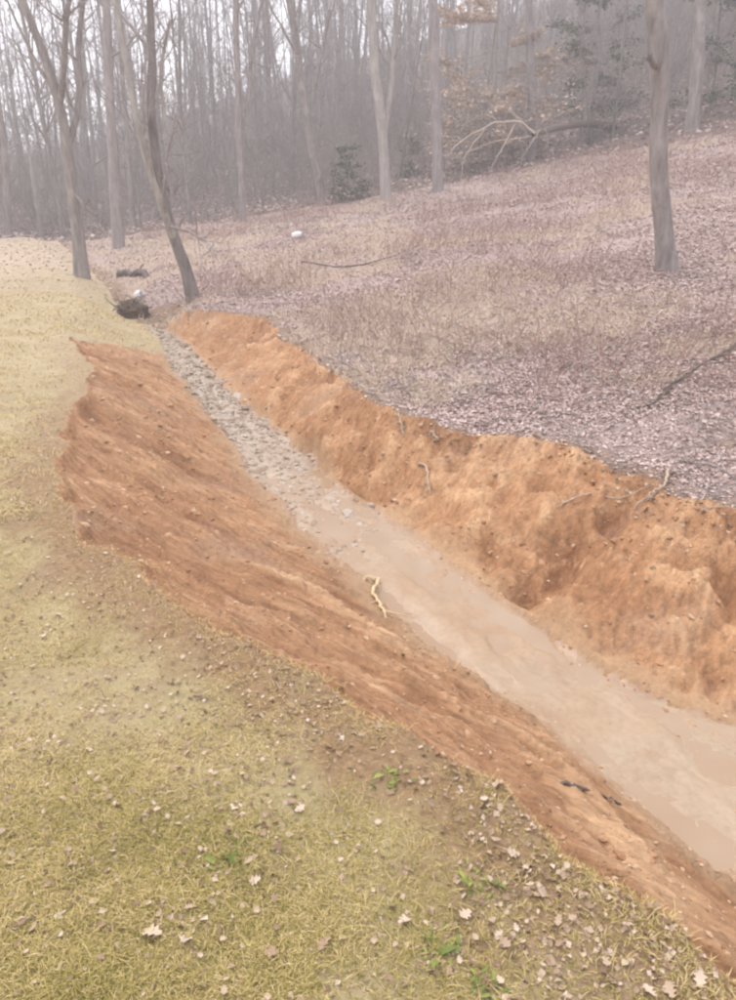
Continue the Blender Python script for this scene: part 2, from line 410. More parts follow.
def hit(px, py, off=0.0):
    """where the ray through a photo pixel meets the terrain"""
    r = ray(px, py); r = r/np.linalg.norm(r[:2])
    d = np.exp(np.linspace(math.log(1.0), math.log(150), 1700))
    X, Y, Z = r[0]*d, r[1]*d, HC+r[2]*d
    z, _, _ = terrain(X, Y)
    w = np.nonzero(Z < z)[0]
    i = w[0] if len(w) else 1699
    return np.array([X[i], Y[i], z[i]+off])

def at_depth(px, py, Y):
    """point on the vertical plane Y = const through a pixel, and metres per pixel there"""
    r = ray(px, py); t = Y/r[1]
    return np.array([r[0]*t, Y, HC+r[2]*t]), t

# ground mesh: polar sheet round a point behind the camera, fine in front
OY = -1.6
th = np.concatenate([np.linspace(-180, -58, 40)[:-1], np.linspace(-58, 58, 900), np.linspace(58, 180, 40)[1:]])
rr = np.concatenate([[0.02], np.exp(np.linspace(math.log(0.5), math.log(145), 700))])
TH, RR = np.meshgrid(np.radians(th), rr)
GX = RR*np.sin(TH); GY = OY+RR*np.cos(TH)
gz, gzone, ga = terrain(GX.ravel(), GY.ravel())
GV = np.stack([GX.ravel(), GY.ravel(), gz], 1)
nr, nt = TH.shape
I = np.arange(nr*nt).reshape(nr, nt)
GF = np.stack([I[:-1, :-1], I[:-1, 1:], I[1:, 1:], I[1:, :-1]], -1).reshape(-1, 4)[:, ::-1]
fzone = gzone[GF[:, 0]]
vz = gzone[GF]
fzone = np.where((fzone == 4) & (vz == 3).any(1), 3, fzone); fzone = np.where((fzone == 0) & (vz == 1).any(1), 1, fzone)
ZN = {}
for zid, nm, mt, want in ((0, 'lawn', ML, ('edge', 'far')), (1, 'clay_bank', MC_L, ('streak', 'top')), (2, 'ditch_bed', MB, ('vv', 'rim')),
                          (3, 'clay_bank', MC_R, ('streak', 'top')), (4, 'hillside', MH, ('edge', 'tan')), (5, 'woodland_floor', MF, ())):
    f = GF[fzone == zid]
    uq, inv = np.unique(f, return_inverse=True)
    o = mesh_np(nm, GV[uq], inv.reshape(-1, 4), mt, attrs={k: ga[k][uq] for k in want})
    ZN[zid] = tag(o, kind='structure')
ZN[0]['label'] = 'dormant yellow green lawn above the ditch'
ZN[1]['label'] = 'freshly cut orange clay bank on the lawn side'
ZN[2]['label'] = 'pale silty bed of the dug ditch'
ZN[3]['label'] = 'orange clay bank below the leafy hillside'
ZN[4]['label'] = 'hillside covered in pinkish brown fallen leaves'
ZN[5]['label'] = 'brown floor of the bare wood'
for o in ZN.values(): o['category'] = {'lawn': 'lawn', 'clay_bank': 'clay bank', 'ditch_bed': 'ditch', 'hillside': 'hillside', 'woodland_floor': 'woodland floor'}[o.name.split('.')[0]]

wv = np.linspace(-1.0, 6.5, 90); wt = np.linspace(-.04, 1.04, 14)
WVV, WT = np.meshgrid(wv, wt, indexing='ij')
WU = uCL(WVV)*(1-WT)+uCR(WVV)*WT
WX = WU*NX[0]+WVV*DX[0]; WY = WU*NX[1]+WVV*DX[1]
WUC = 0.5*(uCL(WVV)+uCR(WVV))
WZ = base_z(WUC, 0*WUC)-depth_v(WVV)-0.044
WI = np.arange(WX.size).reshape(WX.shape)
wm = M('muddy_water'); wm.b.inputs['Specular IOR Level'].default_value = .5
wm.bump(wm.noise(18, 3, .5), .004, .25)
tag(mesh_np('muddy_water', np.stack([WX.ravel(), WY.ravel(), WZ.ravel()], 1), np.stack([WI[:-1, :-1], WI[:-1, 1:], WI[1:, 1:], WI[1:, :-1]], -1).reshape(-1, 4)[:, ::-1],
    wm.col(wm.ramp(wm.noise(1.2, 4), [(.35, (.30, .19, .108)), (.65, (.335, .235, .15))]), .10)), 'shallow tan muddy water in the low parts of the ditch bed', 'water', kind='structure')

# ---------------------------------------------------------------- scattered stuff
def scatter(rng, n, azlim, rmin, rmax, zones, power=1.0, keep=None):
    """points on the terrain; power 1 = even density, 0 = falls off with distance"""
    out = []
    got = 0
    for _ in range(14):
        k = n*2
        az = np.radians(rng.uniform(*azlim, k))
        q = rng.rand(k)
        r = np.sqrt(rmin**2+q*(rmax**2-rmin**2)) if power >= 1 else np.exp(np.log(rmin)+q*np.log(rmax/rmin))
        x, y = r*np.sin(az), r*np.cos(az)
        z, zn, a = terrain(x, y)
        ok = np.isin(zn, zones)
        if keep is not None: ok &= keep(x, y, zn, a, rng)
        out.append(np.stack([x, y, z], 1)[ok]); got += ok.sum()
        if got >= n: break
    return np.concatenate(out)[:n]

def rot_frames(rng, n, tilt):
    """random tangent frames: a lies near the ground, c is near up"""
    ph = rng.uniform(0, 2*math.pi, n)
    up = np.stack([rng.normal(0, tilt, n), rng.normal(0, tilt, n), np.ones(n)], 1); up /= np.linalg.norm(up, axis=1)[:, None]
    a = np.stack([np.cos(ph), np.sin(ph), np.zeros(n)], 1); a -= up*(a*up).sum(1)[:, None]; a /= np.linalg.norm(a, axis=1)[:, None]
    return a, np.cross(up, a), up

def leaf_stuff(name, pts, size, mat, rng, tilt=0.45, lift=0.6, parent=None):
    n = len(pts)
    s = size*np.exp(rng.normal(0, 0.3, n))[:, None]
    a, b, c = rot_frames(rng, n, tilt)
    asp = rng.uniform(0.3, 0.5, n)[:, None]
    fold = rng.uniform(-0.05, 0.35, n)[:, None]
    base = pts + c*s*0.15*lift + np.array([0, 0, 0.004])
    V = np.stack([base-a*s*0.5+c*s*fold*.4, base+b*s*asp-a*s*.08+c*s*fold, base+a*s*0.5+c*s*fold*.5*rng.choice([-.3, 1], (n, 1)), base-b*s*asp+a*s*.05+c*s*fold], 1)
    F = np.arange(n*4).reshape(n, 4)
    F = np.stack([F[:, [0, 1, 2]], F[:, [0, 2, 3]]], 1).reshape(-1, 3)
    return mesh_np(name, V.reshape(-1, 3), F, mat, parent, False, {'rnd': np.repeat(rng.rand(n), 4)})

def blade_stuff(name, pts, L, W, mat, rng, tilt=0.9, rnd=None):
    n = len(pts)
    L = L*np.exp(rng.normal(0, .35, n))[:, None]; W = np.broadcast_to(np.asarray(W), (n,))[:, None]
    ph = rng.uniform(0, 2*math.pi, n)
    h = np.stack([np.cos(ph), np.sin(ph), np.zeros(n)], 1)
    s = np.stack([-np.sin(ph), np.cos(ph), np.zeros(n)], 1)
    e = rng.beta(1.6, 2.6, n)[:, None]*1.25
    d1 = h*np.cos(e)+np.array([0, 0, 1])*np.sin(e)
    d2 = h*np.cos(e*.25)+np.array([0, 0, 1])*np.sin(e*.25)
    p0 = pts-np.array([0, 0, .004]); p1 = p0+d1*L*.55; p2 = p1+d2*L*.5
    V = np.stack([p0-s*W*.5, p0+s*W*.5, p1+s*W*.45, p1-s*W*.45, p2], 1)
    k = np.arange(n)[:, None]*5
    F = np.concatenate([k+np.array([[0, 1, 2]]), k+np.array([[0, 2, 3]]), k+np.array([[3, 2, 4]])], 1).reshape(-1, 3)
    return mesh_np(name, V.reshape(-1, 3), F, mat, None, False, {'rnd': np.repeat(rng.rand(n) if rnd is None else rnd, 5)})

GRASS = mat_rnd('dry_grass_blade', [(0, (.19, .165, .04)), (.3, (.36, .285, .09)), (.6, (.53, .40, .175)), (.85, (.62, .48, .265)), (1, (.35, .215, .11))])
LEAFM = mat_rnd('fallen_leaf', [(0, (.18, .115, .07)), (.35, (.31, .21, .14)), (.65, (.43, .315, .22)), (.88, (.52, .40, .295)), (1, (.60, .49, .39))])
LITTER = mat_rnd('hillside_leaf', [(0, (.32, .22, .18)), (.2, (.45, .325, .28)), (.5, (.55, .415, .375)), (.8, (.58, .45, .41)), (1, (.61, .50, .45))])

rng = RS(11)
def keep_lawn(x, y, zn, a, g):
    bare = smooth((a['edge']+.4*fbm(x*3, y*3, 3, 15)-0.02-.28*smooth((3.2-a['vv'])/1.5))/1.2)*0.9+0.10
    patch = smooth((fbm(x*2.3, y*2.3, 3, 14)+0.45)/0.6)
    return g.rand(len(x)) < bare*(0.12+.88*patch)
p = scatter(rng, 140000, (-38, 42), 1.0, 5.2, [0], 0.5, keep_lawn)
pr = np.clip(0.55+0.42*fbm(p[:, 0]*1.6, p[:, 1]*1.6, 3, 19)+rng.normal(0, .25, len(p)), 0, 1)
tag(blade_stuff('lawn_grass', p, 0.028, 0.0024, GRASS, rng, rnd=pr), 'short dry yellowish grass of the near lawn', 'grass', kind='stuff')
p = scatter(rng, 60000, (-40, 10), 5.0, 22, [0], 0.5, keep_lawn)
pr = np.clip(0.70+0.25*fbm(p[:, 0]*.7, p[:, 1]*.7, 3, 19)+rng.normal(0, .2, len(p)), 0, 1)
rr_ = np.hypot(p[:, 0], p[:, 1])
tag(blade_stuff('lawn_grass', p, 0.05, 0.0022+0.00045*rr_, GRASS, rng, rnd=pr), 'pale short grass of the far lawn', 'grass', kind='stuff')

p = scatter(rng, 5000, (-38, 42), 1.3, 10, [0, 1], 0.5, lambda x, y, zn, a, g: np.where(zn == 1, (a['top'] > .90), a['edge'] < .12) & (fbm(x*4, y*4, 2, 16) > -.15))
tag(blade_stuff('turf_fringe', p, 0.03, 0.0026, GRASS, rng), 'ragged dry turf hanging over the cut edge of the lawn', 'grass', kind='stuff')
def keep_edge_leaf(x, y, zn, a, g):
    return g.rand(len(x)) < 0.10+0.55*np.exp(-np.maximum(a['edge']-.1, 0)/1.1)*smooth((fbm(x*1.7, y*1.7, 2, 77)+.35)/.6)
p = scatter(rng, 4200, (-38, 42), 1.0, 9, [0], 0.5, keep_edge_leaf)
tag(leaf_stuff('lawn_leaf_litter', p, 0.017, LEAFM, rng, 0.6), 'scattered small dry leaves lying in the lawn', 'leaves', kind='stuff')

def keep_hill(x, y, zn, a, g):
    grass = smooth((tan_mask(x, y)-.08)/.3)
    return g.rand(len(x)) < (0.12+.88*smooth((a['edge']+.35*fbm(x*2.1, y*2.1, 3, 68)-.08)/.55))*(1-.8*grass)*(.3+.7*smooth((fbm(x*.9, y*.9, 3, 69)+.4)/.5))
p = scatter(rng, 210000, (-24, 40), 3.0, 42, [4], 0.5, keep_hill)
o = leaf_stuff('hillside_leaf_litter', p, 0.018+0.0014*np.hypot(p[:, 0], p[:, 1])[:, None], LITTER, rng, 0.36)
tag(o, 'thick layer of fallen leaves over the hillside', 'leaves', kind='stuff')
p = scatter(rng, 900, (-24, 40), 3.0, 14, [3], 0.5, lambda x, y, zn, a, g: g.rand(len(x)) < .9*smooth((a['top']-.72)/.28)+.004)
tag(leaf_stuff('bank_leaf_litter', p, 0.032, LEAFM, rng, 0.5), 'leaves slipped from the hillside onto the clay bank', 'leaves', kind='stuff')
p = scatter(rng, 26000, (-34, 40), 32, 60, [5], 1.0)
tag(leaf_stuff('woodland_leaf_litter', p, 0.16, LITTER, rng, 0.5), 'leaf litter between the trunks of the wood', 'leaves', kind='stuff')
p = scatter(rng, 5000, (-34, -2), 13, 36, [0, 4], 1.0, lambda x, y, zn, a, g: g.rand(len(x)) < smooth((a['far']-.5)/.3)*(zn == 0)+.3*(zn == 4))
tag(leaf_stuff('field_leaf_litter', p, 0.06, LITTER, rng, 0.4), 'blown leaves on the far end of the lawn', 'leaves', kind='stuff')

# clods and gravel
ICO_V = []
ph_ = (1+5**.5)/2
for s1_ in (-1, 1):
    for s2_ in (-1, 1):
        ICO_V += [(0, s1_, s2_*ph_), (s1_, s2_*ph_, 0), (s2_*ph_, 0, s1_)]
ICO_V = np.array(ICO_V, float)/math.sqrt(1+ph_**2)
_d = np.linalg.norm(ICO_V[:, None]-ICO_V[None], axis=2); _e = 1.0515
ICO_F = [(i, j, k) for i in range(12) for j in range(i+1, 12) for k in range(j+1, 12) if abs(_d[i, j]-_e) < .02 and abs(_d[j, k]-_e) < .02 and abs(_d[i, k]-_e) < .02]
ICO_F = np.array([(i, j, k) if np.dot(np.cross(ICO_V[j]-ICO_V[i], ICO_V[k]-ICO_V[i]), ICO_V[i]) > 0 else (i, k, j) for i, j, k in ICO_F])
def lump_stuff(name, pts, size, mat, rng, flat=0.65):
    n = len(pts)
    sc = size[:, None, None]*rng.uniform(.65, 1.35, (n, 12, 1))*np.array([1, 1, flat])*np.stack([rng.uniform(.7, 1.4, n), rng.uniform(.7, 1.4, n), np.ones(n)], 1)[:, None, :]
    V = ICO_V[None]*sc; pts = pts-np.stack([0*size, 0*size, size*flat*.35], 1)
    ph = rng.uniform(0, 6.28, n); c, s = np.cos(ph)[:, None], np.sin(ph)[:, None]
    V = np.stack([V[..., 0]*c-V[..., 1]*s, V[..., 0]*s+V[..., 1]*c, V[..., 2]], -1)+pts[:, None, :]
    F = (np.arange(n)[:, None, None]*12+ICO_F[None]).reshape(-1, 3)
    return mesh_np(name, V.reshape(-1, 3), F, mat, None, False, {'rnd': np.repeat(rng.rand(n), 12), 'streak': np.repeat(rng.uniform(.2, .8, n), 12)})
STONE = mat_rnd('creek_stone', [(0, (.25, .18, .125)), (.4, (.34, .26, .19)), (.75, (.38, .305, .235)), (1, (.44, .38, .32))], 0.8)
CLOD = mat_rnd('clay_clod', [(0, (.25, .13, .07)), (.5, (.40, .23, .13)), (1, (.52, .37, .24))])
p = scatter(rng, 3800, (-32, 40), 1.6, 15, [1, 3], 0.5, lambda x, y, zn, a, g: g.rand(len(x)) < .25+.75*smooth((fbm(x*2, y*2, 3, 27)+.1)/.4))
tag(lump_stuff('clay_crumbs', p, 0.006*np.exp(rng.normal(0, .55, len(p)))*np.clip(np.hypot(p[:, 0], p[:, 1])/4, .8, 2), CLOD, rng), 'loose crumbs of clay on both cut banks', 'clay crumbs', kind='stuff')
p = scatter(rng, 600, (-32, 40), 1.6, 15, [2], 0.5, lambda x, y, zn, a, g: (np.minimum(a['u']-uCL(a['vv']), uCR(a['vv'])-a['u']) < .13) | (g.rand(len(x)) < .02))
tag(lump_stuff('bed_crumbs', p, 0.007*np.exp(rng.normal(0, .5, len(p))), CLOD, rng, .45), 'clay crumbs washed along the ditch margins', 'clay crumbs', kind='stuff')
p = scatter(rng, 3600, (-32, 12), 5.0, 17, [2], 0.5, lambda x, y, zn, a, g: g.rand(len(x)) < smooth((a['vv']-3.6)/7)**1.3)
tag(lump_stuff('ditch_gravel', p, 0.017*np.exp(rng.normal(0, .5, len(p))), STONE, rng, .5), 'grey gravel along the far ditch bed', 'gravel', kind='stuff')
# the larger stones one by one, pieces of the ditch bed
p = scatter(rng, 110, (-32, 12), 5.0, 16, [2], 0.5, lambda x, y, zn, a, g: g.rand(len(x)) < smooth((a['vv']-4.2)/6.0))
stone_me = []
for k in range(7):
    V = ICO_V*rng.uniform(.7, 1.25, (12, 1))*np.array([1, rng.uniform(.6, .95), .55])
    so = mesh_np('stone', V, ICO_F, STONE, None, True, {'rnd': np.full(12, rng.uniform(.35, 1))}); stone_me.append(so.data)
    bpy.data.objects.remove(so)
for i, q in enumerate(p):
    so = bpy.data.objects.new('stone', stone_me[i % 7]); COL.objects.link(so); so.parent = ZN[2]
    so.location = q-np.array([0, 0, .006]); so.scale = (0.030*math.exp(rng.normal(0, .4)),)*3; so.rotation_euler = (rng.normal(0, .2), rng.normal(0, .2), rng.uniform(0, 6.28))
# clay lumps, pieces of the two banks
clod_me = []
for k in range(6):
    V = ICO_V*rng.uniform(.65, 1.3, (12, 1))*np.array([1, rng.uniform(.6, .95), .38])
    so = mesh_np('clay_lump', V, ICO_F, MC_L, None, True, {'streak': np.full(12, rng.uniform(.35, .85)), 'top': np.zeros(12)}); clod_me.append(so.data)
    bpy.data.objects.remove(so)
for zid, n in ((1, 55), (3, 55)):
    p = scatter(rng, n, (-30, 38), 1.9, 12, [zid], 0.5)
    for i, q in enumerate(p):
        so = bpy.data.objects.new('clay_lump', clod_me[i % 6]); COL.objects.link(so); so.parent = ZN[zid]
        so.location = q-np.array([0, 0, .004]); so.scale = (0.014*math.exp(rng.normal(0, .3))*max(1, np.hypot(q[0], q[1])/4),)*3; so.rotation_euler = (rng.normal(0, .3), rng.normal(0, .3), rng.uniform(0, 6.28))

# individual fallen oak leaves in the near lawn: pieces of the lawn
def oak_leaf(rng):
    n = 13
    t = np.linspace(0, 1, n)
    w = (0.10+0.24*np.sin(math.pi*t**0.8))*(1+0.38*np.cos(t*math.pi*6.5)); w[0] = .02; w[-1] = .03
    x = t-0.5
    curl = rng.uniform(.1, .5); bend = rng.uniform(-.3, .5)
    zc = bend*(x**2)*1.5
    mid = np.stack([x, 0.03*np.sin(6*x), zc], 1)
    l = np.stack([x, w, zc+curl*w+rng.normal(0, .02, n)], 1); r = np.stack([x, -w, zc+curl*w*rng.uniform(.3, 1)+rng.normal(0, .02, n)], 1)
    V = np.concatenate([mid, l, r]); V[:, 2] -= V[:, 2].min()
    i = np.arange(n-1)
    F = np.concatenate([np.stack([i, i+1, n+i+1, n+i], 1), np.stack([i+1, i, 2*n+i, 2*n+i+1], 1)])
    return V, F
leaf_me = []
for k in range(14):
    V, F = oak_leaf(rng)
    lo = mesh_np('leaf', V, F, LEAFM, None, True, {'rnd': np.full(len(V), rng.beta(2, 1.6))}); leaf_me.append(lo.data)
    bpy.data.objects.remove(lo)
p = scatter(rng, 290, (-34, 40), 1.25, 4.6, [0], 0.5, keep_edge_leaf)
spec = [((152, 937), .065), ((270, 955), .045), ((300, 812), .038), ((465, 918), .045), ((405, 925), .05), ((178, 770), .035), ((236, 670), .03), ((292, 805), .035)]
sites = [(hit(*q), s) for q, s in spec] + [(q, 0.021*math.exp(rng.normal(0, .35))) for q in p]
for i, (q, s) in enumerate(sites):
    lo = bpy.data.objects.new('leaf', leaf_me[i % 14]); COL.objects.link(lo); lo.parent = ZN[0]
    lo.location = (q[0], q[1], q[2]+.012); lo.scale = (s,)*3; lo.rotation_euler = (rng.normal(0, .3), rng.normal(0, .3), rng.uniform(0, 6.28))

# ---------------------------------------------------------------- green weeds in the lawn
WEED = mat_rnd('fresh_weed', [(0, (.12, .155, .04)), (.5, (.20, .235, .06)), (1, (.32, .32, .10))])
def weed_leaf_mesh():
    t = np.linspace(0, 1, 5); w = .16*np.sin(math.pi*(t*.9+.08)); z = .9*t-.75*t*t
    V = np.concatenate([np.stack([t, w, z+.06], 1), np.stack([t, 0*t, z], 1), np.stack([t, -w, z+.06], 1)])
    i = np.arange(4); F = np.concatenate([np.stack([i+5, i+6, i+1, i], 1), np.stack([i+10, i+11, i+6, i+5], 1)])
    out = []
    for k in range(5):
        o = mesh_np('leaf', V, F, WEED, None, True, {'rnd': np.full(15, .1+.2*k)}); out.append(o.data); bpy.data.objects.remove(o)
    return out
WL = weed_leaf_mesh()
def weed(px, R, n, label, L=.05):
    c = hit(*px); root = thing('weed_clump', tuple(c), label, 'weed', 'green weeds in the lawn')
    for k in range(n//2):
        o = bpy.data.objects.new('leaf', WL[rng.randint(5)]); COL.objects.link(o); o.parent = root
        dx, dy = rng.normal(0, R*.6, 2); o.location = (dx, dy, tz(c[0]+dx, c[1]+dy)-c[2]-.003)
        o.rotation_euler = (rng.normal(0, .2), rng.normal(-.2, .3), rng.uniform(0, 6.28)); o.scale = (L*.62*math.exp(rng.normal(0, .3)),)*3
weed((227, 862), .045, 60, 'bright green weed clump in the middle of the yellowish lawn')
weed((392, 778), .05, 60, 'dark green weed clump near the edge of the clay bank', .04)
weed((440, 952), .04, 60, 'green weed clump near the bottom edge right of the centre')
weed((478, 886), .05, 40, 'yellow green weed clump among leaves near the lower clay edge')
weed((484, 988), .04, 50, 'green weed clump at the very bottom below the clay edge')

# ---------------------------------------------------------------- trees
def path_grow(rng, p0, d0, L, n, wander, up):
    """batch: p0 (B,3), d0 (B,3), L (B,) -> (B,n,3)"""
    B = len(p0); P = np.zeros((B, n, 3)); P[:, 0] = p0; d = d0/np.linalg.norm(d0, axis=1)[:, None]
    for i in range(1, n):
        d = d+rng.normal(0, wander, (B, 3)); d[:, 2] += up; d /= np.linalg.norm(d, axis=1)[:, None]
        P[:, i] = P[:, i-1]+d*(L/(n-1))[:, None]
    return P
def children_of(rng, P, R, per, tlo, thi, spread, lenf, Lpar, upb):
    B, n, _ = P.shape
    t = rng.uniform(tlo, thi, (B, per))*(n-1); i = np.clip(t.astype(int), 0, n-2); f = (t-i)[..., None]
    bi = np.arange(B)[:, None]
    p = P[bi, i]*(1-f)+P[bi, i+1]*f
    par = P[bi, i+1]-P[bi, i]; par /= np.linalg.norm(par, axis=2, keepdims=True)+1e-9
    d = par*0.75+rng.normal(0, spread, (B, per, 3)); d[..., 2] += upb
    r = R[bi, i]*(1-f[..., 0])+R[bi, i+1]*f[..., 0]
    L = Lpar[:, None]*lenf*rng.uniform(.6, 1.3, (B, per))*(1.15-0.6*t/(n-1))
    return p.reshape(-1, 3), d.reshape(-1, 3), r.reshape(-1), L.reshape(-1)
def crown_from(rng, P, R, L, levels, minr=.004):
    """limbs (B,n,3) -> list of (V,F) incl. finer branches"""
    out = [tubes(P, R, 5)]
    for per, lenf, spread, n, sides in levels:
        p, d, r, L2 = children_of(rng, P, R, per, .2, .97, spread, lenf, L, .12)
        P2 = path_grow(rng, p, d, L2, n, .16, .05)
        r0 = np.maximum(r*.5, minr*1.4)
        R2 = r0[:, None]*np.linspace(1, .25, n)[None]
        out.append(tubes(P2, R2, sides)); P, R, L = P2, R2, L2
    return out
def forest_tree(rng, H, r0, first, nl, lean=0.03, low=0.0):
    """tall straight woodland tree; returns trunk, crown geometry at origin"""
    n = 14
    d0 = np.array([[rng.normal(0, lean), rng.normal(0, lean), 1.0]])
    P = path_grow(rng, np.array([[0, 0, -.35]]), d0, np.array([H]), n, .022, .015)
    t = np.linspace(0, 1, n); R = r0*((1-t)**.85*.93+.05); R[0] *= 1.35
    trunk = tubes(P, R[None], 9)
    ts = np.concatenate([np.linspace(first, .97, nl), rng.uniform(.08, first, int(low))]); k = len(ts)
    i = np.clip((ts*(n-1)).astype(int), 0, n-2); f = (ts*(n-1)-i)[:, None]
    p = P[0, i]*(1-f)+P[0, i+1]*f; rad = R[i]
    az = np.arange(k)*2.4+rng.uniform(0, .9, k); el = rng.uniform(.35, 1.05, k)
    d = np.stack([np.cos(az)*np.cos(el), np.sin(az)*np.cos(el), np.sin(el)], 1)
    L = H*rng.uniform(.16, .30, k)*(1.15-.75*ts); L[ts < first] *= .55
    P1 = path_grow(rng, p, d, L, 7, .10, .06)
    R1 = np.minimum(rad*.45, .07)[:, None]*np.linspace(1, .22, 7)[None]
    return trunk, join(crown_from(rng, P1, R1, L, [(6, .5, .5, 5, 3), (5, .5, .6, 4, 3)], .006))

rng = RS(5)
protos = []
specs = [('tall', 19, .17, .35, 20, 3), ('tall', 22, .21, .40, 22, 2), ('tall', 17, .13, .30, 18, 5), ('tall', 20, .16, .45, 20, 2), ('tall', 15, .11, .22, 18, 6),
         ('slim', 12, .075, .25, 16, 5), ('slim', 10, .06, .2, 16, 5), ('slim', 13, .07, .3, 16, 4), ('sapling', 6, .032, .12, 16, 4), ('sapling', 5, .028, .1, 16, 4), ('sapling', 7.5, .04, .15, 16, 4)]
for k, (kind, H, r0, first, nl, low) in enumerate(specs):
    tr, cr = forest_tree(rng, H, r0*(.8 if kind == 'tall' else 1), first, nl+3, .05 if kind == 'sapling' else .03, low*2+2)
    protos.append((kind, tr, cr))
barks = [BARK, BARK_M, BARK_D]
proto_mesh = {}
def place_tree(k, bark, loc, rot, sc, name, label, group):
    kind, tr, cr = protos[k]
    key = (k, bark.name)
    root = thing(name, loc, label, 'tree', group); root.rotation_euler = rot; root.scale = (sc,)*3
    if key not in proto_mesh:
        a = mesh_np('trunk', *tr, bark, root); b = mesh_np('crown', *cr, TWIG, root); proto_mesh[key] = (a.data, b.data)
    else:
        for nm, me in zip(('trunk', 'crown'), proto_mesh[key]):
            c = bpy.data.objects.new(nm, me); COL.objects.link(c); c.parent = root
    return root

# --- the trees that stand out: traced, at the distance of the ground they stand on
def hero(name, label, base_px, trunk_px, widths, limbs, bark, H, extra_levels=[(5, .5, .45, 6, 4), (6, .5, .55, 5, 3), (4, .5, .6, 4, 3)], seed=1, nup=9, group=None, limb_bark=None, lowtwig=0, top_first=.35):
    g = RS(seed)
    b = hit(*base_px); Y = b[1]
    pts = []; ws = []
    for (x, y), w in zip([base_px]+trunk_px, widths):
        P, t = at_depth(x, y, Y); pts.append(P); ws.append(w*t*0.5)
    pts[0] = b.copy(); pts.insert(0, b-np.array([0, 0, .4])); ws.insert(0, ws[0]*1.12)
    last = pts[-1]; d = pts[-1]-pts[-2]; d /= np.linalg.norm(d); d = d*.6+np.array([0, 0, .5]); d /= np.linalg.norm(d)
    Lup = max(1.0, H-(last[2]-b[2]))
    n_frame = len(pts)
    for k in range(1, 6):
        d = d+np.array([g.normal(0, .05), g.normal(0, .05), .05]); d /= np.linalg.norm(d)
        pts.append(pts[-1]+d*Lup/5); ws.append(ws[n_frame-1]*(1-k/5.4))
    pts = np.array(pts); ws = np.array(ws)
    n = 40; PP = resample(pts, n); WW = np.interp(np.linspace(0, 1, n), np.linspace(0, 1, len(ws)), ws)
    WW[:1] *= 1.2
    WW = WW*(1+g.normal(0, .02, n))
    root = thing(name, tuple(b), label, 'tree', group)
    mesh_np('trunk', *[tubes((PP-b)[None], WW[None], 14)[0], tubes((PP-b)[None], WW[None], 14)[1]], bark, root)
    # limbs that show in the photo
    crown = []
    LP = []; LR = []; LL = []
    for lp, lw in limbs:
        q = []; rw = []
        for j, (x, y, dy) in enumerate(lp):
            P, t = at_depth(x, y, Y+dy); q.append(P); rw.append(t)
        q = resample(q, 8); r = np.linspace(lw[0], lw[1], 8)*rw[0]*.5
        o = mesh_np('limb', *tubes((q-b)[None], r[None], 8), limb_bark or bark, root)
        LP.append(q); LR.append(r); LL.append(np.linalg.norm(q[-1]-q[0]))
    # crown limbs higher up
    k0 = int(n*(n_frame/len(ws)))
    idx = g.randint(int(n*top_first), n-2, nup); idx[:nup//2] = np.maximum(idx[:nup//2], k0)
    p = PP[idx]; az = np.arange(nup)*2.4+g.uniform(0, 1, nup); el = g.uniform(.3, 1., nup)
    dd = np.stack([np.cos(az)*np.cos(el), np.sin(az)*np.cos(el), np.sin(el)], 1)
    L = H*g.uniform(.18, .32, nup)
    P1 = path_grow(g, p, dd, L, 8, .10, .05); R1 = (WW[idx]*.42)[:, None]*np.linspace(1, .2, 8)[None]
    AP = np.concatenate([np.array(LP), P1]) if LP else P1
    AR = np.concatenate([np.array(LR), R1]) if LP else R1
    AL = np.concatenate([np.array(LL), L]) if LP else L
    geo = crown_from(g, AP, AR, AL, extra_levels, .006)
    if LP:
        geo[0] = tubes(P1, R1, 6)
    V, F = join(geo)
    mesh_np('crown', V-b, F, TWIG, root)
    return root

hero('oak_tree', 'forked dark grey tree standing on the far lawn left of the ditch', (82, 277),
     [(79, 245), (75, 210), (70, 175), (66, 145), (63, 120), (55, 90), (44, 55), (30, 20), (20, -10)], [16, 13, 12, 11, 11, 9.5, 9.5, 8.5, 8, 7],
     [([(67, 150, 0), (76, 120, .2), (80, 85, .3), (78, 45, .4), (84, -5, .5)], (7, 5)), ([(60, 105, 0), (64, 60, -.3), (66, 20, -.4), (75, -30, -.5)], (7, 4)),
      ([(72, 190, 0), (84, 205, -.3), (97, 215, -.6)], (3, 2))], BARK, 15, seed=3, nup=8)
hero('leaning_tree', 'dark tree leaning left over the head of the ditch', (193, 300),
     [(186, 270), (176, 243), (167, 215), (160, 185), (155, 150), (151, 110), (152, 60), (150, 10), (150, -20)], [15, 12, 11, 10, 9.5, 9, 8.5, 8, 7, 7],
     [([(183, 262, .12), (176, 243, .0), (167, 222, -.15), (158, 195, -.3), (147, 165, -.4), (139, 130, -.4), (130, 85, -.3), (120, 30, -.2), (112, -20, 0)], (8, 5)),
      ([(155, 150, 0), (164, 115, .3), (160, 75, .5), (170, 20, .6)], (5, 3)), ([(168, 220, 0), (172, 196, .2), (165, 175, .3)], (3, 1.5))],
     BARK_D, 14, seed=8, nup=8, limb_bark=BARK_P)
hero('hillside_tree', 'straight grey tree alone on the leafy hillside at the right', (667, 269),
     [(665, 245), (662, 210), (659, 170), (659, 130), (660, 95), (659, 60), (657, 25), (655, -15)], [24, 19, 18, 17.5, 17.5, 18, 19, 19, 18],
     [([(656, 66, -.1), (652, 60, -.25), (650, 56, -.3)], (8, 5))], BARK, 17, seed=12, nup=9, top_first=.62)
